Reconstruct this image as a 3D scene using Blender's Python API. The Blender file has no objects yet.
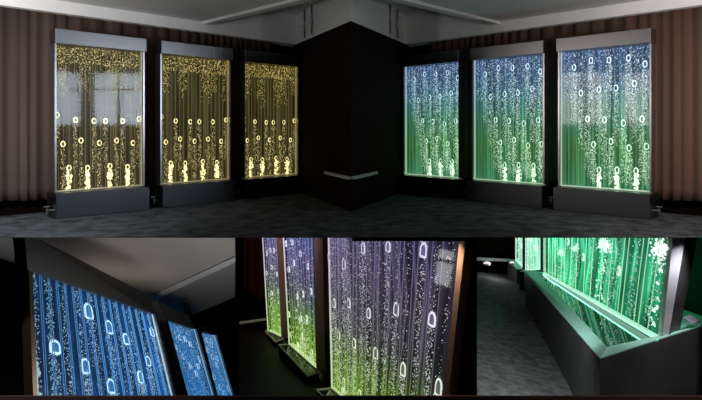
import bpy, bmesh, math, random
from mathutils import Vector as V
random.seed(7)
SC = bpy.context.scene
COL = SC.collection
F, CX, HY, EYE = 570.0, 351.0, 128.0, 1.10      # focal length in pixels, picture axis, horizon row, eye height above the upper floor

def at(px, py, d):
    return V((d*(px-CX)/F, d, EYE - d*(py-HY)/F))
def proj(p):
    return (CX + F*p.x/p.y, HY + F*(EYE-p.z)/p.y)

# ---------------------------------------------------------------- materials
def new_mat(name):
    m = bpy.data.materials.new(name); m.use_nodes = True
    nt = m.node_tree; nt.nodes.clear()
    out = nt.nodes.new('ShaderNodeOutputMaterial')
    return m, nt, out
def principled(name, col, rough=.6, metal=0., noise=None, bump=None, spec=.5):
    m, nt, out = new_mat(name)
    b = nt.nodes.new('ShaderNodeBsdfPrincipled')
    b.inputs['Base Color'].default_value = (*col, 1); b.inputs['Roughness'].default_value = rough
    b.inputs['Metallic'].default_value = metal; b.inputs['Specular IOR Level'].default_value = spec
    nt.links.new(b.outputs[0], out.inputs[0])
    tc = nt.nodes.new('ShaderNodeTexCoord')
    if noise:
        sc, col2, stretch = noise
        mp = nt.nodes.new('ShaderNodeMapping'); mp.inputs['Scale'].default_value = stretch
        nz = nt.nodes.new('ShaderNodeTexNoise'); nz.inputs['Scale'].default_value = sc; nz.inputs['Detail'].default_value = 6
        rp = nt.nodes.new('ShaderNodeValToRGB')
        rp.color_ramp.elements[0].position = .35; rp.color_ramp.elements[1].position = .68
        rp.color_ramp.elements[0].color = (*col, 1); rp.color_ramp.elements[1].color = (*col2, 1)
        nt.links.new(tc.outputs['Object'], mp.inputs[0]); nt.links.new(mp.outputs[0], nz.inputs['Vector'])
        nt.links.new(nz.outputs['Fac'], rp.inputs[0]); nt.links.new(rp.outputs[0], b.inputs['Base Color'])
    if bump:
        nz = nt.nodes.new('ShaderNodeTexNoise'); nz.inputs['Scale'].default_value = bump[0]; nz.inputs['Detail'].default_value = 5
        bp = nt.nodes.new('ShaderNodeBump'); bp.inputs['Strength'].default_value = bump[1]; bp.inputs['Distance'].default_value = .02
        nt.links.new(tc.outputs['Object'], nz.inputs['Vector']); nt.links.new(nz.outputs['Fac'], bp.inputs['Height'])
        nt.links.new(bp.outputs[0], b.inputs['Normal'])
    return m
def clear_sheet(name, tint, ior=1.45):
    m, nt, out = new_mat(name)
    t = nt.nodes.new('ShaderNodeBsdfTransparent'); t.inputs[0].default_value = (*tint, 1)
    g = nt.nodes.new('ShaderNodeBsdfGlossy'); g.inputs['Roughness'].default_value = .06
    fr = nt.nodes.new('ShaderNodeFresnel'); fr.inputs[0].default_value = ior
    mx = nt.nodes.new('ShaderNodeMixShader')
    ge = nt.nodes.new('ShaderNodeNewGeometry'); k1 = nt.nodes.new('ShaderNodeMath'); k1.operation = 'SUBTRACT'; k1.inputs[0].default_value = 1
    k2 = nt.nodes.new('ShaderNodeMath'); k2.operation = 'MULTIPLY'
    nt.links.new(ge.outputs['Backfacing'], k1.inputs[1]); nt.links.new(k1.outputs[0], k2.inputs[0]); nt.links.new(fr.outputs[0], k2.inputs[1])
    nt.links.new(k2.outputs[0], mx.inputs[0]); nt.links.new(t.outputs[0], mx.inputs[1]); nt.links.new(g.outputs[0], mx.inputs[2])
    nt.links.new(mx.outputs[0], out.inputs[0])
    return m
def led(name, stops, strength, stripes=0, sampled=False, lo=.25, body=.5, ug=None):
    """light given off by an LED-lit part; stops = (height along the tank, colour)"""
    m, nt, out = new_mat(name)
    uv = nt.nodes.new('ShaderNodeUVMap'); uv.uv_map = 'UVMap'
    sp = nt.nodes.new('ShaderNodeSeparateXYZ'); nt.links.new(uv.outputs[0], sp.inputs[0])
    rp = nt.nodes.new('ShaderNodeValToRGB'); cr = rp.color_ramp
    while len(cr.elements) < len(stops): cr.elements.new(.5)
    for e, (p, c) in zip(cr.elements, stops): e.position = p; e.color = (*c, 1)
    nt.links.new(sp.outputs['Y'], rp.inputs[0])
    em = nt.nodes.new('ShaderNodeEmission'); em.inputs['Strength'].default_value = strength
    nt.links.new(rp.outputs[0], em.inputs['Color'])
    if stripes or ug:
        def mth(op, a, b=None):
            n = nt.nodes.new('ShaderNodeMath'); n.operation = op
            for i, v in enumerate((a, b)):
                if v is None: continue
                if isinstance(v, (int, float)): n.inputs[i].default_value = v
                else: nt.links.new(v, n.inputs[i])
            return n.outputs[0]
        amt = strength
        if stripes:                     # light caught by the walls of the channels: fine and broad upright bands
            def bands(fx, fy, power, gain):
                cb = nt.nodes.new('ShaderNodeCombineXYZ')
                nt.links.new(mth('MULTIPLY', sp.outputs['X'], fx), cb.inputs[0]); nt.links.new(mth('MULTIPLY', sp.outputs['Y'], fy), cb.inputs[1])
                nz = nt.nodes.new('ShaderNodeTexNoise'); nz.inputs['Scale'].default_value = 1.; nz.inputs['Detail'].default_value = 2
                nt.links.new(cb.outputs[0], nz.inputs['Vector'])
                return mth('MULTIPLY', mth('POWER', mth('MULTIPLY', nz.outputs['Fac'], 1.9), power), gain)
            wv = mth('SINE', mth('MULTIPLY', sp.outputs['X'], stripes*math.pi*2))
            w = mth('POWER', mth('ADD', mth('MULTIPLY', wv, .5), .5), 2.)
            amt = mth('ADD', mth('MULTIPLY', mth('ADD', mth('MULTIPLY', w, .9), bands(stripes*3.1, .8, 4., .9)), 1-lo), lo)
            amt = mth('MULTIPLY', mth('MULTIPLY', amt, bands(stripes*.45, 1.3, 1.5, 1.)), strength)
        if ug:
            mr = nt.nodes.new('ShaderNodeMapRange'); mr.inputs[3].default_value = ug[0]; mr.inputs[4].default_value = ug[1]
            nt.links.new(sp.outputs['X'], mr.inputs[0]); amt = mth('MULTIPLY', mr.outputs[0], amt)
        nt.links.new(amt, em.inputs['Strength'])
    df = nt.nodes.new('ShaderNodeBsdfDiffuse'); ad = nt.nodes.new('ShaderNodeAddShader')
    df.inputs[0].default_value = (body,)*3+(1,)
    nt.links.new(em.outputs[0], ad.inputs[0]); nt.links.new(df.outputs[0], ad.inputs[1])
    nt.links.new(ad.outputs[0], out.inputs[0])
    m.cycles.emission_sampling = 'FRONT_BACK' if sampled else 'NONE'
    return m

STEEL = principled('brushed_steel', (.5, .5, .51), .3, 1., noise=(2, (.58, .58, .59), (1, 1, 1)))
STEEL_DARK = principled('dark_brushed_steel', (.30, .29, .28), .38, 1.)
STEEL_HOOD = principled('brushed_hood_steel', (.31, .305, .31), .32, 1.)
STEEL_BASE = principled('dark_base_steel', (.16, .168, .185), .34, 1.)
RIMW = principled('pale_trough_rim', (.80, .83, .81), .5)
TROUGH = principled('grey_trough_steel', (.06, .06, .06), .5, noise=(3, (.085, .085, .083), (1, 1, 1)))
STEEL_BRONZE = principled('bronze_toned_steel', (.30, .22, .15), .35, .9)
STEEL_POST = principled('satin_steel', (.85, .84, .88), .45, .3)
STEEL_WARM = principled('copper_toned_steel', (.70, .46, .34), .4, .6)
GUNMETAL = principled('dark_steel_cladding', (.055, .053, .052), .5, .0, noise=(5, (.075, .072, .07), (1, 1, 1)))
CURT_L = principled('brown_curtain_cloth', (.046, .030, .024), .85, noise=(3.0, (.068, .047, .038), (1, 1, .12)), spec=.2)
CURT_R = principled('russet_curtain_cloth', (.100, .046, .034), .85, noise=(2.2, (.066, .056, .040), (1, 1, .08)), spec=.2)
CURT_D = principled('dark_red_curtain_cloth', (.10, .022, .016), .9, spec=.2)
WALLDARK = principled('dark_brown_wall_paint', (.010, .006, .005), .9, spec=.05)
WALLGREEN = principled('dark_green_wall_paint', (.020, .024, .022), .8, spec=.2)
WHITE = principled('white_plaster', (.60, .60, .60), .8, noise=(1.5, (.68, .67, .66), (1, 1, 1)))
TAUPE = principled('taupe_plaster', (.42, .39, .36), .8, noise=(1.0, (.50, .46, .42), (1, 1, 1)))
TRIMW = principled('white_trim_paint', (.52, .52, .54), .5)
CARPET = principled('grey_mottled_carpet', (.032, .034, .038), .95, noise=(5, (.105, .11, .12), (1, 1, 1)), bump=(25, .6), spec=.1)
CONC = principled('grey_screed', (.09, .095, .10), .85, noise=(9, (.22, .23, .225), (1, 1, 1)), bump=(14, .5), spec=.2)
BLACKF = principled('black_floor', (.012, .010, .010), .5, spec=.2)
WATER = principled('still_water', (.004, .012, .008), .04, spec=.7)
CREASE = principled('pale_screed_edge', (.22, .21, .19), .8)
SILLM = principled('maroon_sill_paint', (.11, .055, .05), .7)
RIMM = principled('pale_green_rim', (.42, .80, .68), .45, .0)  # green light from the tank is put into this rim colour
CLEAR = clear_sheet('clear_acrylic', (.97, .98, .98))
CLEAR2 = clear_sheet('clear_acrylic_polished', (.97, .98, .98), 2.0)

def style(key, body, div, bub, fizz, strip, n, sb, sd, sbub, sf, ss, lo=.25, ug=None, ud=None):
    return dict(back=led(key+'_lit_back', body, sb, n, True, lo, .02, ug), div=led(key+'_lit_divider', div, sd, body=.1, ug=ud or ug),
                bub=led(key+'_lit_bubble_rim', bub, sbub, body=.8), core=led(key+'_lit_bubble_core', div, sd*.8, body=.03),
                fizz=led(key+'_lit_fizz', fizz, sf), strip=led(key+'_lit_strip', strip, ss))
gold = [(0, (.80, .62, .20)), (.5, (.62, .50, .16)), (1, (.75, .62, .16))]
goldw = [(0, (1., .82, .36)), (.45, (1., .84, .38)), (1, (.95, .74, .20))]
S_GOLD = style('gold', gold, gold, goldw, goldw, goldw, 17, .060, .15, 1.35, .9, .20, .30)
S_GOLD['fizz'] = led('gold_lit_fizz_b', [(0, (1., .80, .34)), (.4, (1., .76, .30)), (1, (.95, .70, .18))], .85)
aq = [(0, (.12, .50, .22)), (.28, (.13, .46, .14)), (.55, (.09, .36, .24)), (.80, (.10, .25, .42)), (1, (.12, .24, .52))]
aqw = [(0, (.72, 1., .66)), (.4, (.70, 1., .74)), (.7, (.66, .92, 1.)), (1, (.66, .82, 1.))]
S_AQUA = style('aqua', aq, aq, aqw, aqw, aqw, 17, .38, .50, 1.1, .8, .50, .25)
bl = [(0, (.02, .20, .62)), (.6, (.02, .14, .46)), (1, (.03, .20, .60))]
blw = [(0, (.45, .80, 1.)), (1, (.55, .82, 1.))]
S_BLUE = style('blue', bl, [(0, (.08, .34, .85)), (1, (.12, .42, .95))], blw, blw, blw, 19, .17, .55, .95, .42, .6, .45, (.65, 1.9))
S_BLUE2 = style('blue_far', bl, [(0, (.06, .34, .80)), (1, (.10, .40, .90))], blw, blw, blw, 14, .62, .5, .75, .5, .5, .5)
vi = [(0, (.34, .62, .05)), (.20, (.26, .46, .08)), (.36, (.20, .20, .20)), (.7, (.25, .20, .36)), (1, (.26, .22, .50))]
viw = [(0, (.85, 1., .55)), (.3, (.90, 1., .80)), (.6, (.88, .86, 1.)), (1, (.85, .85, 1.))]
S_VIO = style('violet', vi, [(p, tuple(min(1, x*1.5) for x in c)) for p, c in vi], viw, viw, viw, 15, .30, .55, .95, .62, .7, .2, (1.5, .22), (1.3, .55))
vi2 = [(0, (.30, .62, .05)), (.18, (.24, .50, .06)), (.36, (.17, .20, .22)), (.60, (.22, .19, .44)), (1, (.12, .26, .66))]
S_VIO2 = style('violet_far', vi2, [(p, tuple(min(1, x*1.5) for x in c)) for p, c in vi2], viw, viw, viw, 10, .46, .6, .95, .62, .7, .3)
gr = [(0, (.03, .38, .16)), (.5, (.05, .46, .22)), (1, (.05, .42, .22))]
grw = [(0, (.75, 1., .85)), (1, (.85, 1., .92))]
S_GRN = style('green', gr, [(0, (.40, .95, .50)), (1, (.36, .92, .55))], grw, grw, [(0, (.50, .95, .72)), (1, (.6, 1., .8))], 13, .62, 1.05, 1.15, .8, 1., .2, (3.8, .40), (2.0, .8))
S_GRN2 = style('green_far', [(0, (.25, .85, .48)), (1, (.20, .80, .50))], [(0, (.7, 1., .8)), (1, (.7, 1., .8))], grw, grw, grw, 4, 1.3, .9, 1., .8, .9, .6)

# ---------------------------------------------------------------- mesh helpers
class MB:
    def __init__(s): s.v = []; s.f = []; s.uv = []; s.m = []
    def add(s, vs, fs, uvs=None, mi=0):
        b = len(s.v); s.v += [V(x) for x in vs]
        s.uv += list(uvs) if uvs else [(0, 0)]*len(vs)
        s.f += [tuple(i+b for i in f) for f in fs]; s.m += [mi]*len(fs)
        return s
    def hexa(s, p, uvs=None, mi=0):       # p: 4 of one face in order, then the 4 opposite
        return s.add(p, [(0, 1, 2, 3), (7, 6, 5, 4), (0, 4, 5, 1), (1, 5, 6, 2), (2, 6, 7, 3), (3, 7, 4, 0)], uvs, mi)
    def box(s, a, b):
        (x0, y0, z0), (x1, y1, z1) = a, b
        return s.hexa([(x0, y0, z0), (x1, y0, z0), (x1, y0, z1), (x0, y0, z1), (x0, y1, z0), (x1, y1, z0), (x1, y1, z1), (x0, y1, z1)])
    def prism(s, poly, z0, z1):           # plan polygon between two heights (numbers or one per corner)
        n = len(poly)
        Z0 = z0 if isinstance(z0, (list, tuple)) else [z0]*n
        Z1 = z1 if isinstance(z1, (list, tuple)) else [z1]*n
        vs = [(x, y, Z0[i]) for i, (x, y) in enumerate(poly)]+[(x, y, Z1[i]) for i, (x, y) in enumerate(poly)]
        fs = [tuple(range(n))[::-1], tuple(range(n, 2*n))]+[(i, (i+1) % n, n+(i+1) % n, n+i) for i in range(n)]
        return s.add(vs, fs)
    def slab(s, pts, d):                  # polygon pts thickened by the vector d
        n = len(pts); d = V(d)
        vs = [V(p) for p in pts]+[V(p)+d for p in pts]
        fs = [tuple(range(n)), tuple(range(n, 2*n))[::-1]]+[(i, n+i, n+(i+1) % n, (i+1) % n) for i in range(n)]
        return s.add(vs, fs)
    def tube(s, a, b, r, n=10):
        a, b = V(a), V(b); ax = (b-a).normalized()
        u = ax.orthogonal().normalized(); w = ax.cross(u)
        vs = [c+u*(r*math.cos(2*math.pi*i/n))+w*(r*math.sin(2*math.pi*i/n)) for c in (a, b) for i in range(n)]
        fs = [(i, (i+1) % n, n+(i+1) % n, n+i) for i in range(n)]+[tuple(range(n))[::-1], tuple(range(n, 2*n))]
        return s.add(vs, fs)
    def octa(s, c, r, uv, rz=None):
        rz = rz or r
        if r > .011:
            n = 8; vs = [c+V((0, 0, rz))]
            for j in (1, 2, 3):
                e = math.pi*j/4
                vs += [c+V((r*math.sin(e)*math.cos(2*math.pi*i/n), r*math.sin(e)*math.sin(2*math.pi*i/n), rz*math.cos(e))) for i in range(n)]
            vs.append(c-V((0, 0, rz))); fs = []
            for i in range(n):
                k = (i+1) % n
                fs += [(0, 1+i, 1+k), (1+i, 9+i, 9+k, 1+k), (9+i, 17+i, 17+k, 9+k), (17+i, 25, 17+k)]
            return s.add(vs, fs, [uv]*len(vs))
        return s.add([c+V((r, 0, 0)), c+V((0, r, 0)), c+V((-r, 0, 0)), c+V((0, -r, 0)), c+V((0, 0, rz)), c+V((0, 0, -rz))],
                     [(0, 1, 4), (1, 2, 4), (2, 3, 4), (3, 0, 4), (1, 0, 5), (2, 1, 5), (3, 2, 5), (0, 3, 5)], [uv]*6)
    def build(s, name, mats, parent=None, smooth=False, bevel=0):
        o0 = parent
        off = V((0, 0, 0))
        while o0 is not None: off += V(o0.location); o0 = o0.parent
        me = bpy.data.meshes.new(name)
        me.from_pydata([tuple(p-off) for p in s.v], [], s.f)
        bm = bmesh.new(); bm.from_mesh(me); bmesh.ops.recalc_face_normals(bm, faces=bm.faces); bm.to_mesh(me); bm.free()
        mats = mats if isinstance(mats, (list, tuple)) else [mats]
        for m in mats: me.materials.append(m)
        uvl = me.uv_layers.new(name='UVMap')
        for l in me.loops: uvl.data[l.index].uv = s.uv[l.vertex_index]
        for p, mi in zip(me.polygons, s.m): p.material_index = mi; p.use_smooth = smooth
        me.update()
        o = bpy.data.objects.new(name, me); COL.objects.link(o)
        if parent is not None: o.parent = parent
        if bevel:
            bv = o.modifiers.new('bevel', 'BEVEL'); bv.width = bevel; bv.segments = 2; bv.limit_method = 'ANGLE'
        return o
def tag(o, label, cat, group=None):
    o['label'] = label; o['category'] = cat
    if group: o['group'] = group
    return o
def struct(o):
    o['kind'] = 'structure'; return o
def empty(name, loc):
    o = bpy.data.objects.new(name, None); o.location = loc; o.empty_display_size = .1; o['kind'] = 'thing'; COL.objects.link(o); return o

# ---------------------------------------------------------------- a water tank with rising bubbles
class Tank:
    """front sheet corners BL, BR, TR, TL in the world; th = thickness of the tank behind the sheet"""
    def __init__(s, name, label, group, bl, br, tr, tl, st, th=.09, flat=None):
        bl, br, tr, tl = V(bl), V(br), V(tr), V(tl)
        nn = (br-bl).cross(tr-bl).normalized()                     # keep the sheet flat
        tl = tl-nn*nn.dot(tl-bl) if flat == 'drop' else V((0, 0, EYE))+(tl-V((0, 0, EYE)))*(nn.dot(bl-V((0, 0, EYE)))/nn.dot(tl-V((0, 0, EYE))))
        s.c = [bl, br, tr, tl]; s.st = st; s.th = th
        s.n = (s.c[1]-s.c[0]).cross(s.c[3]-s.c[0]).normalized()
        mid = sum(s.c, V((0, 0, 0)))/4
        if s.n.dot(V((0, 0, EYE))-mid) < 0: s.n = -s.n
        s.W = ((s.c[1]-s.c[0]).length+(s.c[2]-s.c[3]).length)/2
        s.H = ((s.c[3]-s.c[0]).length+(s.c[2]-s.c[1]).length)/2
        s.root = empty(name, (s.c[0]+s.c[1])/2)
        tag(s.root, label, 'bubble wall', group)
    def S(s, a, b, w=0.):
        p = s.c[0]*(1-a)*(1-b)+s.c[1]*a*(1-b)+s.c[2]*a*b+s.c[3]*(1-a)*b
        return p+s.n*w
    def inv(s, px, py, w=0.):
        a = b = .5
        for _ in range(12):
            q = proj(s.S(a, b, w)); e = 1e-3
            qa = proj(s.S(a+e, b, w)); qb = proj(s.S(a, b+e, w))
            j = [[(qa[0]-q[0])/e, (qb[0]-q[0])/e], [(qa[1]-q[1])/e, (qb[1]-q[1])/e]]
            dt = j[0][0]*j[1][1]-j[0][1]*j[1][0]
            rx, ry = px-q[0], py-q[1]
            a += (rx*j[1][1]-j[0][1]*ry)/dt; b += (j[0][0]*ry-rx*j[1][0])/dt
        return a, b
    def cell(s, mb, a0, a1, b0, b1, w0, w1, mi=0):
        q = [(a0, b0), (a1, b0), (a1, b1), (a0, b1)]
        return mb.hexa([s.S(a, b, w1) for a, b in q]+[s.S(a, b, w0) for a, b in q], q*2, mi)
    def part(s, name, mat, *cells, bevel=0):
        mb = MB()
        for c in cells: s.cell(mb, *c)
        return mb.build(name, mat, s.root, bevel=bevel)
    def core(s, ndiv, posts=(STEEL, STEEL), pw=.018, clear=CLEAR, divw=.004, strips='lrb', divs=None, post_front=.03):
        th = s.th
        s.part('back_panel', s.st['back'], (0, 1, 0, 1, -th-.012, -th))
        s.part('front_sheet', clear, (0, 1, 0, 1, -.008, 0))
        lst = divs if divs else [(i+.5)/ndiv for i in range(ndiv)]
        for a in lst:
            e = divw/s.W
            s.part('channel_divider', s.st['div'], (a-e/2, a+e/2, .002, .998, -.020, -.012))
        if 'l' in strips: s.part('light_strip', s.st['strip'], (.0, .006/s.W, 0, 1, -.035, -.01))
        if 'r' in strips: s.part('light_strip', s.st['strip'], (1-.006/s.W, 1, 0, 1, -.035, -.01))
        if 'b' in strips: s.part('light_strip', s.st['strip'], (.0, 1, .0, .009/s.H, -th+.004, -.01))
        if 't' in strips: s.part('light_strip', s.st['strip'], (.0, 1, 1-.009/s.H, 1, -th+.004, -.01))
        e = pw/s.W
        if posts[0]: s.part('side_post', posts[0], (-e, -.0005, 0, 1, -th-.03, post_front))
        if posts[1]: s.part('side_post', posts[1], (1.0005, 1+e, 0, 1, -th-.03, post_front))
    def bubble(s, a, b, w, h=None, line=.13, oval=False):
        """a trapped pocket of air: domed top, flat foot, bright rim"""
        h = h or w*1.15; st = s.st
        r = w*line; c = s.S(a, b, -s.th*.5); e = 1e-3
        X = (s.S(a+e, b)-s.S(a-e, b)).normalized(); Y = (s.S(a, b+e)-s.S(a, b-e)).normalized(); N = X.cross(Y).normalized()
        if N.dot(s.n) < 0: N = -N
        out = []
        for k in range(13):
            t = math.pi*k/12
            out.append((math.cos(t)*(w/2-r), h*.05+math.sin(t)*(h*.5-r)))
        out += [(-(w/2-r), -h*.42), (-(w/4), -h*.46), (w/4, -h*.46), (w/2-r, -h*.42)]
        if oval: out = [(math.cos(2*math.pi*k/16)*(w/2-r), math.sin(2*math.pi*k/16)*(h/2-r)) for k in range(16)]
        m = len(out); mb = MB(); vs = []; fs = []
        for k in range(m):
            x, y = out[k]; x0, y0 = out[k-1]; x1, y1 = out[(k+1) % m]
            t = V((x1-x0, y1-y0)).normalized(); nx, ny = t.y, -t.x
            P = c+X*x+Y*y; Nn = X*nx+Y*ny
            vs += [P+Nn*r, P+N*r, P-Nn*r, P-N*r]
        for k in range(m):
            k2 = (k+1) % m
            for q in range(4): fs.append((k*4+q, k*4+(q+1) % 4, k2*4+(q+1) % 4, k2*4+q))
        mb.add(vs, fs, [(a, b)]*len(vs), 0)
        vs = [c+X*x+Y*y for x, y in out]+[c+N*min(w*.3, s.th*.35), c-N*min(w*.3, s.th*.35)]
        fs = [(k, (k+1) % m, m) for k in range(m)]+[((k+1) % m, k, m+1) for k in range(m)]
        mb.add(vs, fs, [(a, b)]*len(vs), 1)
        return mb.build('air_bubble', [st['bub'], st['core']], s.root, smooth=False)
    def dots(s, pts, name='fizz', mat=None):
        mb = MB()
        for a, b, r in pts:
            if 0.004 < a < .996 and .004 < b < .996:
                mb.octa(s.S(a, b, -s.th*random.uniform(.15, .85)), r, (a, b), r*random.uniform(1, 1.5))
        o = mb.build(name, mat or s.st['fizz'], s.root); o['kind'] = 'stuff'; return o
    def column(s, a, b0, b1, half, n, r, fade=1.):
        """fizz trailing below a pocket of air, thinning out downwards"""
        res = []
        for _ in range(n):
            u = random.random()**fade
            res.append((a+random.uniform(-half, half), b1+(b0-b1)*u, r*random.uniform(.55, 1.15)))
        return res

# ---------------------------------------------------------------- upper room
R2 = math.sqrt(2)
DC = 10.6                                  # depth of the corner where the two rows of sheets would meet
def wl(side, s, off=0.):
    """plan point on a wall: s along from the corner, off towards the room; side -1 left, +1 right"""
    x = side*s/R2 - side*off/R2; y = DC - s/R2 - off/R2
    return x, y
def wpt(side, s, z, off=0.):
    x, y = wl(side, s, off); return V((x, y, z))

# floor: one slab with two wings that carry the window walls
fl = MB()
fl.prism([(-5.6, 1.2), (-4.4, 1.2), (-4.4, 5.75), (4.4, 5.75), (4.4, 1.2), (5.6, 1.2), (5.6, 5.9), (.4, 11.6), (-.4, 11.6), (-5.6, 5.9)], -.008, 0)
struct(fl.build('floor', CARPET))
ZC = EYE+1.47                              # top of the curtains
for side, nm in ((-1, 'left'), (1, 'right')):
    poly = [wl(side, .2, -.62), wl(side, 7.05, -.62), wl(side, 7.05, -.74), wl(side, .2, -.74)]
    struct(MB().prism(poly, 0, 3.3).build('wall_'+nm, WALLDARK))
    # fascia over the curtains
    zt = EYE+2.0
    poly = [wl(side, .9, -.30), wl(side, 7.05, -.30), wl(side, 7.05, -.60), wl(side, .9, -.60)]
    struct(MB().prism(poly, ZC+.005, zt).build('trim_1' if side < 0 else 'trim_2', WHITE))
# projecting pillar in the corner: dark cladding below, white beam above
pil = [(-1.03, 10.15), (0, 7.5), (1.03, 10.15), (0, 11.3)]
struct(MB().prism(pil, 0, [ZC, EYE+1.41, ZC, ZC]).build('pillar', WALLDARK))
pil2 = [(-1.0, 10.14), (0, 7.53), (1.0, 10.14), (0, 11.25)]
struct(MB().prism(pil2, [ZC+.004, EYE+1.414, ZC+.004, ZC+.004], EYE+2.2).build('beam', WHITE))
# ceilings
ZL = EYE+1.63; ZH = EYE+1.97
cm = MB()
for sgn in (-1, 1):
    pl = [(sgn*2.35, 8.95), (0, 6.6), (0, 1.2), (sgn*5.7, 1.2), (sgn*5.7, 5.8)]
    cm.prism(pl if sgn < 0 else pl[::-1], ZL, ZL+.1)
struct(cm.build('ceiling', WHITE))
struct(MB().prism([(-2.9, 9.0), (0, 6.2), (2.9, 9.0), (0, 11.8)], ZH, ZH+.1).build('ceiling_recess', WHITE))
for sgn in (-1, 1):
    a, b = (sgn*2.30, 8.93), (sgn*.06, 6.69)
    d = (sgn*.09, -.09)
    struct(MB().prism([a, b, (b[0]+d[0], b[1]+d[1]), (a[0]+d[0], a[1]+d[1])], ZL-.04, ZL+.2).build('trim_3' if sgn < 0 else 'trim_4', WHITE))

# curtains with folds
def curtain(name, mat, P, s0, s1, z0, z1, label, wave=.17, amp=.035, group=None, seed=1):
    """P(s, z, out) -> point"""
    rnd = random.Random(seed); mb = MB(); n = int((s1-s0)/.02)
    ph = 0; prof = []
    for i in range(n+1):
        ph += .02/wave*2*math.pi*rnd.uniform(.5, 1.5)*(1+.35*math.sin(i*.037))
        prof.append(amp*(.75*math.sin(ph)+.35*math.sin(ph*.43+1.3)+.18*math.sin(ph*2.3))*(.75+.35*math.sin(i*.021)))
    rows = [0, .06, .5, 1.0]
    vs = []; fs = []
    for j, t in enumerate(rows):
        for i in range(n+1):
            k = [1.15, 1.1, .95, .6][j]
            vs.append(P(s0+(s1-s0)*i/n, z0+(z1-z0)*t + (.012*math.sin(i*.13) if j == 0 else 0), prof[i]*k))
    for j in range(3):
        for i in range(n):
            q = j*(n+1)+i; fs.append((q, q+1, q+n+2, q+n+1))
    mb.add(vs, fs)
    o = mb.build(name, mat, None, smooth=True)
    so = o.modifiers.new('cloth', 'SOLIDIFY'); so.thickness = .006
    return tag(o, label, 'curtain', group)
curtain('curtain', CURT_L, lambda s, z, o: wpt(-1, s, z, -.42+o), 1.55, 6.95, .20, ZC+.01, 'brown pleated curtain hung along the wall behind the gold lit bubble walls', seed=3)
curtain('curtain', CURT_R, lambda s, z, o: wpt(1, s, z, -.42+o), 1.55, 6.95, .20, ZC+.01, 'russet pleated curtain hung along the wall behind the green and blue bubble walls', seed=5)

ZB, ZT, ZHOOD = .315, EYE+1.03, EYE+1.21
LEFT_BUB = [(57, 115), (75.5, 120), (94, 121), (105.5, 121), (122.5, 121), (139, 119), (63, 144), (81, 140.5), (99.5, 143), (116.5, 140.5), (133, 143),
            (69, 168), (87.5, 168), (110, 166), (127.5, 167)]
RIGHT_BUB = [(574, 67.5), (591, 60.5), (609, 60), (628.5, 58), (645, 64), (581, 93), (599, 89.5), (616, 88), (634.5, 83.5), (587.5, 119), (604.5, 120),
             (623.5, 123), (642, 119), (593.5, 144.5), (611, 141.5), (629, 148), (646.5, 146.5), (599, 170), (617, 170), (636, 171)]
tmpl = {}
def upper(side, s0, s1, label, group, first):
    """s0 nearer the corner, s1 nearer the viewer"""
    a, b = (s1, s0) if side < 0 else (s0, s1)          # picture-left end, picture-right end
    P = lambda s, z: wpt(side, s, z)
    st = S_GOLD if side < 0 else S_AQUA
    t = Tank('bubble_fountain', label, group, P(a, ZB), P(b, ZB), P(b, ZT), P(a, ZT), st, .09)
    t.core(17, (STEEL, STEEL), .022)
    W = t.W
    # steel hood and base box stand proud of the sheet
    e = .03/W; hh = (ZHOOD-ZT)/t.H; bb = ZB/t.H
    t.part('hood', STEEL_HOOD, (-e, 1+e, 1.0, 1+hh, -.14, .075), bevel=.006)
    t.part('base', STEEL_BASE, (-e-.01, 1+e+.01, -bb+.001, -.004, -.20, .14), bevel=.006)
    # drain tap beside the base, towards the viewer
    ea = -e-.01 if side < 0 else 1+e+.01; sg = -1 if side < 0 else 1
    o1 = t.S(ea, -bb*.70, -.02); ax = (t.c[1]-t.c[0]).normalized()*sg
    mb = MB(); mb.tube(o1-ax*.005, o1+ax*.07, .016); mb.tube(o1+ax*.05+V((0, 0, -.05)), o1+ax*.05+V((0, 0, .045)), .013); tap = mb.build('drain_tap', STEEL, t.root)
    mb = MB(); mb.tube(o1+ax*.02+V((0, 0, .05)), o1+ax*.09+V((0, 0, .05)), .009); mb.build('tap_lever', STEEL, tap)
    key = side
    if key not in tmpl: tmpl[key] = [t.inv(px, py, -.045) for px, py in (LEFT_BUB if side < 0 else RIGHT_BUB)]
    bubs = tmpl[key]; nlow = 4 if side < 0 else 3
    pts = []; spl = []
    for k, (u, v) in enumerate(bubs):
        low = k >= len(bubs)-nlow
        t.bubble(u, v, .062 if side < 0 else .060, .078 if side < 0 else .092, .14, True)
        half = .021
        if low:
            for _ in range(44): spl.append((u+random.uniform(-.02, .02), random.uniform(.01, v-.02), random.choice((.007, .011, .015))))
            pts += t.column(u, v-.02, .01, .028, 50, .0055)
        elif side < 0:
            pts += t.column(u, v-.03, v-.36, .022, 100, .0047, .8)
        else:
            pts += t.column(u, v-.03, max(v-.42, .03), .032, 270, .0048, .75)
    if side < 0:
        for _ in range(560): pts.append((random.random(), 1-.12*random.random()**1.1, .0052*random.uniform(.6, 1.2)))
        for u in (.04, .10, .30, .36, .62, .68, .73, .80, .95):
            pts += t.column(u, .9, random.uniform(.6, .74), .035, 55, .0046, .8)
    else:
        for _ in range(900): pts.append((random.random(), 1-.34*random.random()**1.2, .0055*random.uniform(.6, 1.2)))
    t.dots(pts); t.dots(spl, 'splash', st['bub'])
    return t
GL, GR = 'gold lit bubble walls along the left curtain', 'green and blue lit bubble walls along the right curtain'
upper(-1, 4.02, 5.115, 'gold bubble wall on bright steel base and hood, with pale window reflections in its glass', GL, True)
upper(-1, 2.645, 3.75, 'gold bubble wall standing second of three, between its two gold neighbours', GL, False)
upper(-1, 1.30, 2.37, 'smallest-looking gold bubble wall, standing next to the dark pillar', GL, False)
upper(1, 4.03, 5.16, 'large green and blue bubble wall on a bright steel base beside the bare russet curtain', GR, True)
upper(1, 2.66, 3.79, 'green and blue bubble wall standing second of three, between its two neighbours', GR, False)
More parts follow.
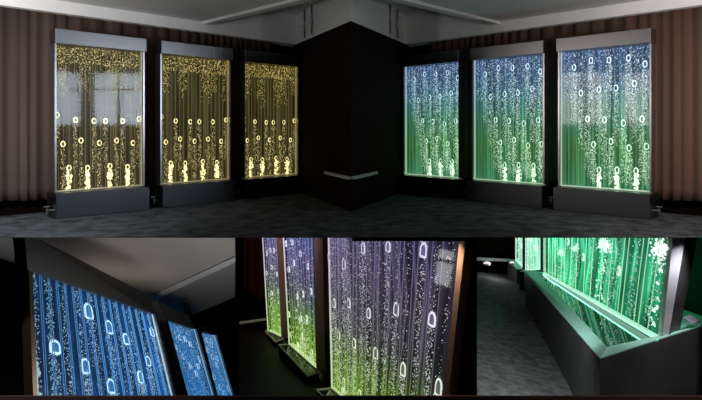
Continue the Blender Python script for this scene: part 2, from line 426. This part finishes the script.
upper(1, 1.30, 2.40, 'smallest-looking green and blue bubble wall, standing next to the dark pillar', GR, False)

# white ledge on the pillar's two faces, conduits high on the beam
for sgn in (-1, 1):
    p = lambda k, off: V((sgn*(1.03-1.03*k)+sgn*off*.93, 10.15-2.65*k-off*.36, 0))
    a, b = p(.66, .004), p(1.0, .004); a2, b2 = p(.66, .05), p(1.0, .05)
    mb = MB(); mb.hexa([a+V((0, 0, .425)), b+V((0, 0, .425)), b+V((0, 0, .462)), a+V((0, 0, .462)), a2+V((0, 0, .425)), b2+V((0, 0, .425)), b2+V((0, 0, .462)), a2+V((0, 0, .462))])
    struct(mb.build('trim_5' if sgn < 0 else 'trim_6', TRIMW))
    for j, k in enumerate((.255, .40)):
        q = V((sgn*(1.0-1.0*k)+sgn*.03, 10.14-2.61*k-.012, 0))
        r = empty('conduit', q+V((0, 0, ZC+.02)))
        mb = MB(); mb.tube(q+V((0, 0, ZC+.03)), q+V((0, 0, ZH+.1)), .013); mb.build('pipe', STEEL_DARK, r, smooth=True)
        mb = MB(); mb.box(q+V((-.03, -.02, 2.78)), q+V((.03, .02, 2.81))); mb.build('clamp', STEEL, r)
        tag(r, ('grey conduit on the white beam facing the gold bubble walls, ' if sgn < 0 else 'grey conduit on the white beam facing the green bubble walls, ')
            + ('farther from ridge' if j == 0 else 'nearer ridge'), 'conduit', 'conduits on the white corner beam')

# side walls with daylight windows, outside the picture but mirrored in the sheets
for sgn, nm in ((-1, 'left_side'), (1, 'right_side')):
    x0, x1 = sgn*5.2, sgn*5.3
    mb = MB()
    y0, y1, zA, zB = 2.2, 5.1, 1.15, 2.68
    for a, b in (((min(x0, x1), 1.2, 0), (max(x0, x1), y0, 2.72)), ((min(x0, x1), y1, 0), (max(x0, x1), 5.7, 2.72)),
                 ((min(x0, x1), y0, 0), (max(x0, x1), y1, zA)), ((min(x0, x1), y0, zB), (max(x0, x1), y1, 2.72))): mb.box(a, b)
    struct(mb.build('wall_'+nm, TAUPE))
    mb = MB()
    for yy in (y0, 3.1, 4.1, y1-.05): mb.box((min(x0, x1), yy, zA), (max(x0, x1), yy+(.34 if yy == 3.1 else .07), zB))
    for zz in (zA, 2.15, zB-.05): mb.box((min(x0, x1)+.02, y0, zz), (max(x0, x1)-.02, y1, zz+.05))
    struct(mb.build('window_1' if sgn < 0 else 'window_2', TRIMW))

# ---------------------------------------------------------------- lower storey: a sill, partitions, three open booths under the upper floor
struct(MB().box((-6, 5.70, -1.80), (6, 5.722, EYE-5.7*268.4/F)).build('sill', SILLM))
def radial(name, pa, pb, d0, d1, z0, z1, mat):
    A = [at(pa, 300, d0), at(pb, 300, d0), at(pb-.6, 300, d1), at(pa+.6, 300, d1)]
    return struct(MB().prism([(p.x, p.y) for p in A], z0, z1).build(name, mat))
def seg(mb, pa, pb, d0, d1, z0, z1):
    A = [at(pa, 300, d0), at(pb, 300, d0), at(pb, 300, d1), at(pa, 300, d1)]
    mb.prism([(p.x, p.y) for p in A], z0, z1)
dv = MB(); WY0, WY1, WZ0, WZ1 = 6.80, 7.10, -.99, -.46
seg(dv, 235.6, 238.6, 5.78, WY0, -6, -.02); seg(dv, 235.6, 238.6, WY1, 15.5, -6, -.02)
seg(dv, 235.6, 238.6, WY0, WY1, -6, WZ0); seg(dv, 235.6, 238.6, WY0, WY1, WZ1, -.02); seg(dv, 235.6, 236.2, WY0, WY1, WZ0, WZ1)
struct(dv.build('wall_booth_divider', WALLDARK))
wn = MB(); seg(wn, 236.5, 236.8, WY0+.002, WY1-.002, WZ0+.002, WZ1-.002)
struct(wn.build('window_3', led('lit_window_glow', [(0, (.92, .94, 1.)), (1, (.92, .94, 1.))], 2.3, 0, True)))
wn = MB(); seg(wn, 236.9, 238.4, WY0, WY1, -.65, -.60); seg(wn, 236.9, 238.4, WY0, WY0+.02, WZ0, WZ1); seg(wn, 236.9, 238.4, WY1-.02, WY1, WZ0, WZ1)
struct(wn.build('trim_9', WALLDARK))
radial('wall_booth_divider', 474.5, 476.8, 5.78, 15.5, -6, -.02, WALLDARK)
radial('wall_booth_side', -16, -10, 5.78, 15.5, -6, -.02, WALLDARK)
radial('wall_booth_side', 726, 732, 5.78, 15.5, -6, -.02, WALLDARK)
struct(MB().box((-11, 15.5, -6.5), (11, 15.7, -.02)).build('wall_booth_back', WALLDARK))
# fascia over the middle and right of the second booth
struct(MB().box((at(352, 0, 5.76).x, 5.76, EYE-5.76*113.2/F), (at(474, 0, 5.76).x, 5.82, -.019)).build('trim_7', WALLDARK))

# ---- booth one: blue walls under a sloping plaster ceiling
def d_ceil(x, y): return 1/(.125 + (-.0000073)*(x+10) - .00053*(y-254))
def C(x, y, k=0.): return at(x, y, d_ceil(x, y)+k)
UP = V((0, .0, .12))
struct(MB().slab([C(-14, 233), C(235, 233), C(235, 259), C(150, 297), C(157, 316), C(-14, 253)], UP).build('ceiling_sloped', TAUPE))
struct(MB().slab([C(150, 296.5, -.1), C(235, 257, -.1), C(235, 262.5, -.1), C(151, 301.5, -.1)], V((0, .1, .02))).build('beam_edge', WHITE))
struct(MB().slab([C(151, 300, .5), C(235.2, 261, .5), C(235.2, 297, .9), C(190, 316, .9), C(157, 318, .6)], UP).build('ceiling_far_bay', TAUPE))
mb = MB(); mb.slab([C(151.5, 299, -.15), C(156.5, 297, -.15), C(157.5, 316, -.15), C(154.5, 316, -.15)], V((0, .12, 0)))
struct(mb.build('column', WHITE))
for k, px in enumerate((184, 187.6)):
    a, b = C(px, 301, .2), C(px+3.5, 316, .4)
    tag(MB().tube(a, b, .025).build('conduit', STEEL_DARK), 'thin dark conduit below the plaster beam above the blue walls, ' + ('first' if k == 0 else 'second')+' from the white column', 'conduit', 'conduits above the blue bubble walls')
pw = [at(-14, 0, 8.2), at(158, 0, 11.2), at(190, 0, 12.3), at(237, 0, 12.3)]
zt = [C(-14, 252.5).z-.05, C(158, 315.5).z-.03, at(190, 316, 12.3).z, at(237, 296.3, 12.3).z]
struct(MB().prism([(p.x, p.y) for p in pw]+[(pw[3].x, pw[3].y+.1), (pw[0].x-.2, pw[3].y+.1)], -5, zt+[zt[3], zt[0]]).build('wall_booth_inner', WALLDARK))

GB = 'blue lit bubble walls under the sloping ceiling'
t = Tank('bubble_fountain', 'large blue bubble wall nearest the viewer, its sheet tilted under a dark steel hood', GB, at(36.3, 404, 6.2), at(175, 404, 7.8), at(153, 313, 7.8), at(31, 270, 6.2), S_BLUE, .10)
t.core(0, (STEEL_BRONZE, STEEL_DARK), .05, strips='rt', divw=.006, divs=sorted([i/17+.004 for i in range(1, 17)]+[i/17+.016 for i in range(1, 17)]))
hb = [at(24, 231, 6.38), at(150, 296, 7.74), at(155, 314.5, 7.74), at(27.5, 269, 6.38)]
mb = MB(); mb.hexa(hb+[p-t.n*.22 for p in hb]); mb.build('hood', STEEL_DARK, t.root)
pts = []
BB = [(88.5, 311, 11, 15), (109, 327, 9.5, 13), (126, 339, 8, 11), (152, 332, 6, 9), (55, 346.7, 13, 13), (85.5, 366, 11, 14.5), (148, 361, 7, 10), (140.5, 377, 7.5, 12), (111, 386, 10, 14)]
for px, py, w, h in BB:
    u, v = t.inv(px, py, -.05); d = t.S(u, v).y
    t.bubble(u, v, w*d/F, h*d/F, .12)
    pts += t.column(u, v-.06, max(0, v-.5), .026, 110, .006, .8)
for i in range(0, 19):
    if i % 2 == 0: pts += t.column((i)/19+.028, .99, .0, .019, 300 if i < 3 else 190, .0066 if i < 8 else .0056, 1.)
t.dots(pts)
spl = [(random.uniform(.01, .035), random.uniform(.05, .30), random.uniform(.012, .025)) for _ in range(40)]
t.dots(spl, 'splash')
for lab, q, bb in (('blue bubble wall standing second of the tilted three, behind the largest', [(189, 404, 9.2), (216, 404, 9.8), (195, 329, 9.8), (166, 319, 9.2)],
                    [(179.5, 337), (185, 339), (190, 343.5), (175.5, 347), (183, 356.5), (199, 359), (190, 365.5), (198, 366), (196, 373)]),
                   ('narrow blue bubble wall, smallest and last of the tilted three', [(218.5, 404, 10.6), (235, 404, 11), (215, 335, 11), (200, 331, 10.6)],
                    [(207, 339.5), (211, 341.5), (211, 345), (207.5, 350), (212, 357), (217, 358), (217, 365), (214, 377), (220, 387), (228, 388), (224, 393)])):
    t = Tank('bubble_fountain', lab, GB, *[at(*p) for p in q], S_BLUE2, .10)
    t.core(14, (STEEL_DARK, STEEL_DARK), .05, strips='rt', divw=.010)
    pts = []
    for px, py in bb:
        u, v = t.inv(px, py, -.05); d = t.S(u, v).y
        t.bubble(u, v, 4.2*d/F, 5.5*d/F, .2)
    for _ in range(900): pts.append((random.random(), random.random(), random.uniform(.004, .009)))
    t.dots(pts)
    tl, tr = q[3], q[2]
    a = at(tl[0]-1, tl[1], tl[2]-.06); b = at(tr[0], tr[1], tr[2]-.06)
    k = 1. if tl[0] < 180 else .45
    hb = [at(tl[0]-9*k, tl[1]-18*k, tl[2]-.06), at(tr[0]-6*k, tr[1]-13*k, tr[2]-.06), b, a]
    mb = MB(); mb.hexa(hb+[p-t.n*.2 for p in hb]); mb.build('hood', GUNMETAL, t.root)

# ---- booth two: violet and green walls standing in a row
ZF = -2.62
A = [at(238, 300, 6.0), at(473, 300, 6.0), at(473, 300, 15.4), at(238, 300, 15.4)]
struct(MB().prism([(p.x, p.y) for p in A], ZF-.1, ZF).build('floor_black', BLACKF))
FEET = []
GV = 'violet and green lit bubble walls standing in a row'
def trough(t, pts, h=.28, rim=.014):
    """steel foot of a tank: a low box with a bright rim and dark water; pts = rim corners"""
    P = [V(p) for p in pts]
    mb = MB(); mb.slab([p-V((0, 0, .004)) for p in P], V((0, 0, -h))); mb.build('base', WATER, t.root)
    mb = MB()
    for i in range(len(P)):
        mb.tube(P[i], P[(i+1) % len(P)], rim, 6)
    mb.build('rim', RIMW, t.root)
specs = [('narrow blue-topped bubble wall with green foot, farthest beside the dark red curtain',
          [(267, 331, 10.4), (283, 338, 9.9), (276, 194, 9.9), (259, 191, 10.4)], 9,
          [(267, 253), (271, 250), (274, 250), (267, 273), (272, 267), (277, 274), (272, 293), (279, 291)], [(265.5, 331.5, 10.3), (275.5, 342, 9.75), (283.5, 338.5, 9.8), (267, 331, 10.4)], 3),
         ('violet bubble wall with green foot and outlined trough, between its two violet neighbours',
          [(288, 344.5, 9.5), (318, 371, 8.6), (314, 204, 8.6), (280, 197, 9.5)], 12,
          [(286.5, 243.5), (292.5, 242), (300.5, 253.5), (294, 262.5), (308.5, 266), (289, 269), (311.5, 291), (303.5, 294), (297.5, 296), (289, 314), (301, 318), (307, 318), (303, 336), (312, 352), (298, 345)],
          [(279, 345, 9.4), (307.5, 376, 8.35), (319, 372, 8.5), (288, 344.5, 9.45)], 4)]
for lab, q, nd, bb, rim, bw in specs:
    t = Tank('bubble_fountain', lab, GV, *[at(*p) for p in q], S_VIO2, .09)
    t.core(nd, (None, STEEL_WARM), .02, strips='lb', divw=.008)
    pts = []
    for px, py in bb:
        u, v = t.inv(px, py, -.05); d = t.S(u, v).y
        t.bubble(u, v, bw*d/F, bw*1.5*d/F, .2)
        if v < .4: pts += t.column(u, v, .02, .05, 40, .012)
    for _ in range(900): pts.append((random.random(), random.random(), random.uniform(.004, .009)))
    t.dots(pts)
    trough(t, [at(*p) for p in rim]); FEET.append((t, .7, (.75, 1., .5)))
t = Tank('bubble_fountain', 'largest violet bubble wall with big air pockets and a copper toned end post', GV, at(330.5, 388, 8.0), at(437, 478, 6.0), at(462, 235, 6.0), at(326.5, 208, 8.0), S_VIO, .06)
t.core(0, (None, STEEL_WARM), .08, clear=CLEAR2, strips='lb', divw=.008,
       divs=[.02, .075, .10, .165, .19, .25, .285, .34, .375, .44, .475, .54, .565, .63, .66, .725, .755, .81, .84, .90])
BV = [(330.5, 256.5, 5, 9), (345, 264, 6, 11), (364.5, 248, 7, 11), (389.5, 246.5, 8.5, 10), (425, 250, 12, 14.5), (335.5, 303, 5, 9), (350, 303, 6, 9), (370, 313, 7, 10), (397.5, 309, 9, 13), (433.5, 319, 12, 14),
      (340, 335, 5, 8), (355.5, 343, 7, 9), (377, 353, 8, 11), (404.5, 369, 9, 13), (440, 387, 11, 17), (345, 383, 5, 10), (361, 395, 7, 10)]
pts = []
for px, py, w, h in BV:
    u, v = t.inv(px, py, -.05); d = t.S(u, v).y
    t.bubble(u, v, w*d/F, h*d/F, .12)
    pts += t.column(u, v-.03, max(.02, v-.75), .020, 230, .0068, .9)
    pts += t.column(u, .99, v+.02, .018, 60, .006, 1.)
for _ in range(900): pts.append((random.random()**1.6*.7, random.random(), random.uniform(.003, .006)))
t.dots(pts)
trough(t, [at(316, 390, 7.7), at(400, 462, 6.2), at(440, 480, 6.05), at(330.5, 388.5, 7.97)])
# curtain behind the row
cA, cB = at(232, 300, 13.2), at(500, 300, 6.9)
cd = V((cB.x-cA.x, cB.y-cA.y, 0)); cl = cd.length; cd.normalize(); cn = V((-cd.y, cd.x, 0))
curtain('curtain', CURT_D, lambda s, z, o: V((cA.x, cA.y, 0))+cd*s+cn*o+V((0, 0, z)), .5, cl-.75, ZF+.1, -.04, 'dark red pleated curtain hung behind the violet and green bubble walls', wave=.3, amp=.05, seed=9)
mb = MB(); mb.hexa([at(239.5, 321.5, 10.4), at(266, 318, 10.6), at(266, 320.3, 10.6), at(239.5, 324.3, 10.4), at(239.5, 321.5, 10.46), at(266, 318, 10.66), at(266, 320.3, 10.66), at(239.5, 324.3, 10.46)])
struct(mb.build('baseboard_back', TRIMW))

FEET.append((t, .7, (.75, 1., .5)))
# ---- booth three: green wall rising from a steel trough on a screed floor
def d_flr(x, y): return 1/(.0833 - .000131*(x-526) + .000686*(y-305))
def Fp(x, y): return at(x, y, d_flr(x, y))
struct(MB().slab([Fp(477, 412), Fp(720, 470), Fp(720, 330), Fp(600, 282), Fp(477, 272)], V((0, 0, -.1))).build('floor_screed', CONC))
mb = MB(); cr = [(500, 387), (507, 383), (515, 381), (525, 378.5), (538, 377), (552, 375.5)]
for i in range(len(cr)-1): mb.tube(Fp(*cr[i]), Fp(*cr[i+1]), .006, 6)
struct(mb.build('trim_8', CREASE))
GG = 'green lit bubble walls over steel troughs'
t = Tank('bubble_fountain', 'large green bubble wall with a bright steel end post, rising from a long steel trough', GG, at(543, 272.5, 11.9), at(656, 338, 6.3), at(672, 231, 6.3), at(543, 226, 11.9), S_GRN, .10)
t.core(0, (GUNMETAL, None), .03, strips='lb', divw=.011, divs=[.03, .07, .13, .17, .25, .29, .36, .42, .50, .56, .64, .70, .775, .80, .875, .90, .95])
# end post: bright face and dark return
pf = [at(662, 341, 6.28), at(667.5, 342.5, 6.28), at(686.5, 231, 6.28), at(673.5, 231, 6.28)]
mb = MB(); mb.hexa(pf+[p+V((.03, .14, .0)) for p in pf]); mb.build('end_post', STEEL_POST, t.root)
pf = [at(667.6, 342.5, 6.30), at(678, 341, 6.42), at(698.5, 231, 6.42), at(686.6, 231, 6.30)]
mb = MB(); mb.hexa(pf+[p+V((.01, .10, .0)) for p in pf]); mb.build('post_return', GUNMETAL, t.root)
O = [at(600, 358, 6.0), at(716, 320.5, 6.45), at(560, 268, 12.2), at(524, 271, 12.0)]       # rim outer corners
I = [at(607, 347, 6.2), at(655, 336.5, 6.5), at(546, 272.3, 11.9), at(538, 272.8, 11.7)]    # rim inner corners
Bt = [at(597, 440, 6.0), at(712, 410, 6.45), at(562, 303, 12.2), at(526, 305, 12.0)]
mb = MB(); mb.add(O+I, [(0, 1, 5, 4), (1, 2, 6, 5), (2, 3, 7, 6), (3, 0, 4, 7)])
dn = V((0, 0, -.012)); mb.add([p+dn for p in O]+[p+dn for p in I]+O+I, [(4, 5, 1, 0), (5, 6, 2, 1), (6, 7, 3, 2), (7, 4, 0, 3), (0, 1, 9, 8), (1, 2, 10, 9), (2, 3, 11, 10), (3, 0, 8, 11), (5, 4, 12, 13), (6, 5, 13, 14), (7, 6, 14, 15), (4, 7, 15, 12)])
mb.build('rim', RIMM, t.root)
mb = MB(); T = [p+dn for p in O]; mb.add(T+Bt, [(0, 1, 5, 4), (1, 2, 6, 5), (2, 3, 7, 6), (3, 0, 4, 7), (4, 5, 6, 7)]); trough_base = mb.build('base', TROUGH, t.root)
mb = MB(); mb.add([p+V((0, 0, -.03)) for p in I], [(0, 1, 2, 3)]); mb.build('water', WATER, t.root)
mb = MB(); mb.tube(O[0]+V((0, -.002, -.01)), Bt[0]+V((0, -.002, 0)), .006, 6); mb.build('corner_seam', STEEL, trough_base)
FEET.append((t, 1.6, (.30, 1., .68)))
t.part('light_strip', S_GRN['strip'], (0, 1, -.018, .004, -.03, .006))
pts = []; spl = []
for px, py, w, ln in ((605, 246, 12, 62), (661, 249, 17, 78), (575, 248, 6, 40), (561, 252, 6, 30)):
    for _ in range(150):
        k = random.random()
        x = px+random.gauss(0, w*.24); y = py+random.gauss(0, w*.30)
        u, v = t.inv(x, y, -.05); d = t.S(u, v).y
        spl.append((u, v, w*.06*random.uniform(.4, 1.4)*d/F))
    for _ in range(70):
        k = random.random(); x = px-k*ln*.10+random.gauss(0, w*.17)*(.6+.6*abs(math.sin(k*9))); y = py+k*ln
        u, v = t.inv(x, y, -.05); d = t.S(u, v).y
        spl.append((u, v, w*.06*random.uniform(.4, 1.3)*d/F))
for a in (.15, .27, .40, .53, .67, .72, .83, .93):
    pts += t.column(a, .98, .05, .022, 130, .007, 1.)
t.dots(pts); t.dots(spl, 'splash', S_GRN['bub'])
for a, b in ((.30, .75), (.46, .55), (.60, .8), (.74, .5)): t.bubble(a, b, .10, .13, .14)
for lab, q in (('small green bubble wall just past the end of the long steel trough', [(525, 270, 13.7), (541, 271, 13.4), (541, 225, 13.4), (525, 225, 13.7)]),
               ('farthest and narrowest green bubble wall, past the end of the long steel trough', [(515, 260.5, 14.9), (523.5, 269, 14.4), (523.5, 225, 14.4), (515, 225, 14.9)])):
    t = Tank('bubble_fountain', lab, GG, *[at(*p) for p in q], S_GRN2, .08)
    t.core(5, (None, GUNMETAL), .05, strips='lb', divw=.02)
    for u, v in ((.3, .7), (.65, .5), (.5, .85)): t.bubble(u, v, .09, .14, .2)
    t.dots([(random.random(), random.random(), random.uniform(.006, .013)) for _ in range(160)])
    p = [t.S(-.1, 0, .18), t.S(1.0, 0, .18), t.S(1.0, 0, -.1), t.S(-.1, 0, -.1)]
    mb = MB(); mb.slab([x-V((0, 0, .01)) for x in p], V((0, 0, -.5))); mb.build('base', GUNMETAL, t.root)
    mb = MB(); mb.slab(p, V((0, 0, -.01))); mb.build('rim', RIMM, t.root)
# plate on the trough's broad end, dark green wall behind, pale ledge with two small lamps at the back
p = [at(683, 322, 6.42), at(693, 328, 6.34), at(700.5, 325, 6.40), at(690, 318.5, 6.5)]
tag(MB().slab([q+V((0, 0, .03)) for q in p], V((0, 0, .02))).build('drain_plate', principled('pale_metal_plate', (.78, .80, .84), .35, .6)), 'pale metal plate lying on the wide end of the long trough', 'plate')
struct(MB().slab([at(676, 225, 8.2), at(716, 225, 7.2), at(716, 330, 7.2), at(676, 330, 8.2)], V((0, .08, 0))).build('wall_booth_green', WALLGREEN))
mb = MB(); mb.hexa([at(476, 257, 15), at(517, 259.5, 15), at(517, 262, 15), at(476, 260.5, 15), at(476, 257, 15.2), at(517, 259.5, 15.2), at(517, 262, 15.2), at(476, 260.5, 15.2)])
struct(mb.build('baseboard_far', TRIMW))
LAMP = led('lamp_glow', [(0, (1, .98, .95)), (1, (1, .98, .95))], .8)
for px, py, w, lab in ((487, 263.5, 3.8, 'small glowing floor lamp below the pale ledge, the wider of the pair'), (512, 262.8, 2.6, 'small glowing floor lamp below the pale ledge, beside the farthest green bubble wall')):
    r = empty('floor_lamp', at(px, py+3, 14.6))
    mb = MB(); n = 12; c = at(px, py, 14.6); rr = w*14.6/F
    vs = [c+V((0, 0, rr*.5))]; fs = []
    for j in range(1, 4):
        for i in range(n):
            a = 2*math.pi*i/n; e = j*math.pi/6
            vs.append(c+V((rr*math.sin(e)*math.cos(a), rr*.6*math.sin(e)*math.sin(a), rr*.55*math.cos(e))))
    for i in range(n):
        fs.append((0, 1+i, 1+(i+1) % n))
        for j in range(2): fs.append((1+j*n+i, 1+(j+1)*n+i, 1+(j+1)*n+(i+1) % n, 1+j*n+(i+1) % n))
    fs.append(tuple(range(1+2*n, 1+3*n)))
    mb.add(vs, fs); mb.build('lens', LAMP, r, smooth=True)
    mb = MB(); mb.tube(c+V((0, 0, -.03)), c+V((0, 0, -.001)), rr*1.02, 12); mb.build('housing', STEEL_DARK, r)
    tag(r, lab, 'lamp', 'glowing lamps below the pale ledge')

# ---------------------------------------------------------------- light
def area(name, loc, target, sx, sy, power, col, spread=180):
    l = bpy.data.lights.new(name, 'AREA'); l.shape = 'RECTANGLE'; l.size = sx; l.size_y = sy; l.energy = power; l.color = col
    l.spread = math.radians(spread)
    o = bpy.data.objects.new(name, l); COL.objects.link(o); o.location = loc
    o.rotation_euler = (V(target)-V(loc)).to_track_quat('-Z', 'Y').to_euler(); return o
def spot(name, loc, target, power, col, ang, blend=.6, r=.1):
    l = bpy.data.lights.new(name, 'SPOT'); l.energy = power; l.color = col; l.spot_size = math.radians(ang); l.spot_blend = blend; l.shadow_soft_size = r
    o = bpy.data.objects.new(name, l); COL.objects.link(o); o.location = loc
    o.rotation_euler = (V(target)-V(loc)).to_track_quat('-Z', 'Y').to_euler(); return o
area('daylight_window_left', (-5.6, 3.65, 1.92), (3.4, 7.4, 1.6), 2.7, 1.5, 4.5, (1., .90, .86), 40)
area('daylight_window_right', (5.6, 3.65, 1.92), (-3.4, 7.4, 1.6), 2.7, 1.5, 7.5, (.74, .86, 1.), 40)
spot('uplighter_left', (-3.9, 3.4, 1.8), (-5.0, 7.2, 2.2), 680, (1., .96, .92), 84, 1., .15)  # unseen spot added to brighten the left curtain and ceiling
spot('uplighter_right', (3.9, 3.4, 1.8), (5.0, 7.2, 2.2), 470, (1., .93, .88), 86, 1., .15)  # its counterpart, added for the right curtain and ceiling
spot('ceiling_spot_left', (-3.6, 4.2, 2.68), (-3.7, 6.2, 0), 420, (.9, .96, 1.), 75, 1., .1)  # added light on the left front floor, no fitting there
spot('ceiling_spot_right', (3.6, 4.2, 2.68), (3.7, 6.2, 0), 250, (1., .93, .90), 75, 1., .1)  # same added floor light on the right
spot('ceiling_washer_left', (-3.6, 2.6, 1.2), (-3.0, 5.6, 2.7), 230, (.94, .97, 1.), 75, 1., .15)  # extra unseen light put on the left ceiling
spot('ceiling_washer_right', (3.6, 2.6, 1.2), (3.0, 5.6, 2.7), 170, (1., .98, .97), 75, 1., .15)  # extra unseen light put on the right ceiling
def under(px, d): return at(px, HY+(EYE+.09)*F/d, d)          # just below the upper floor
spot('uplight_booth_one', at(215, 440, 6.1), at(120, 255, 8.0), 120, (.95, .94, .92), 120, .6, .7)  # added from below the view to light the sloped ceiling
spot('side_uplight_booth_one', at(8, 330, 6.8), at(10, 247, 7.7), 9, (.85, .92, 1.), 50)  # small unseen light added for the ceiling left of the hood
spot('cove_lamp_booth_one', at(100, 330, 8.4), at(130, 262, 8.4), 10, (1., .88, .74), 170, 1., .3)  # invented source behind the hood, brightens the plaster above
spot('downlight_booth_two', under(446, 5.9), at(468, 360, 6.6), 24, (1., .72, .52), 90)  # added warm light for the copper post and curtain edge
spot('wall_washer_booth_two', under(262, 9.), at(248, 300, 12.0), 30, (1., .6, .5), 100)  # unseen warm light added so the red curtain shows
spot('downlight_booth_three', under(520, 6.4), at(500, 360, 7.4), 95, (.96, 1., 1.), 100)  # added light on the screed, no lamp hangs here
spot('post_lamp_booth_three', under(700, 6.05), at(672, 290, 6.3), 28, (.95, .92, 1.), 55)  # extra unseen light added for the bright end post
pt = bpy.data.lights.new('ledge_lamp', 'POINT'); pt.energy = 3; pt.shadow_soft_size = .05  # added point light that brightens the pale ledge
po = bpy.data.objects.new('ledge_lamp', pt); COL.objects.link(po); po.location = at(497, 268, 14.4)
def rim_fill(t, power, col):  # added strip of light, brightens the trough rims
    c = t.S(.5, -.004, .012)
    o = area('foot_strip', c, c+t.n+V((0, 0, -.9)), t.W*.98, .02, power, col)
    ax = (t.c[1]-t.c[0]).normalized(); z = -(t.n+V((0, 0, -.9))).normalized(); z = (z-ax*z.dot(ax)).normalized()
    from mathutils import Matrix
    y = z.cross(ax); o.rotation_euler = Matrix((ax, y, z)).transposed().to_euler()
for t, p, c in FEET: rim_fill(t, p, c)

w = bpy.data.worlds.new('night'); SC.world = w; w.use_nodes = True
w.node_tree.nodes['Background'].inputs[0].default_value = (.55, .65, .8, 1); w.node_tree.nodes['Background'].inputs[1].default_value = .012

cam = bpy.data.cameras.new('camera'); co = bpy.data.objects.new('camera', cam); COL.objects.link(co)
co.location = (0, 0, EYE); co.rotation_euler = (math.pi/2, 0, 0)
cam.sensor_width = 36; cam.lens = F/702*36; cam.shift_y = -(200-HY)/702; cam.clip_start = .05
SC.camera = co
SC.view_settings.view_transform = 'Standard'; SC.view_settings.look = 'None'; SC.view_settings.exposure = 0; SC.view_settings.gamma = 1
SC.cycles.max_bounces = 8; SC.cycles.transparent_max_bounces = 24
SC.cycles.sample_clamp_indirect = 3
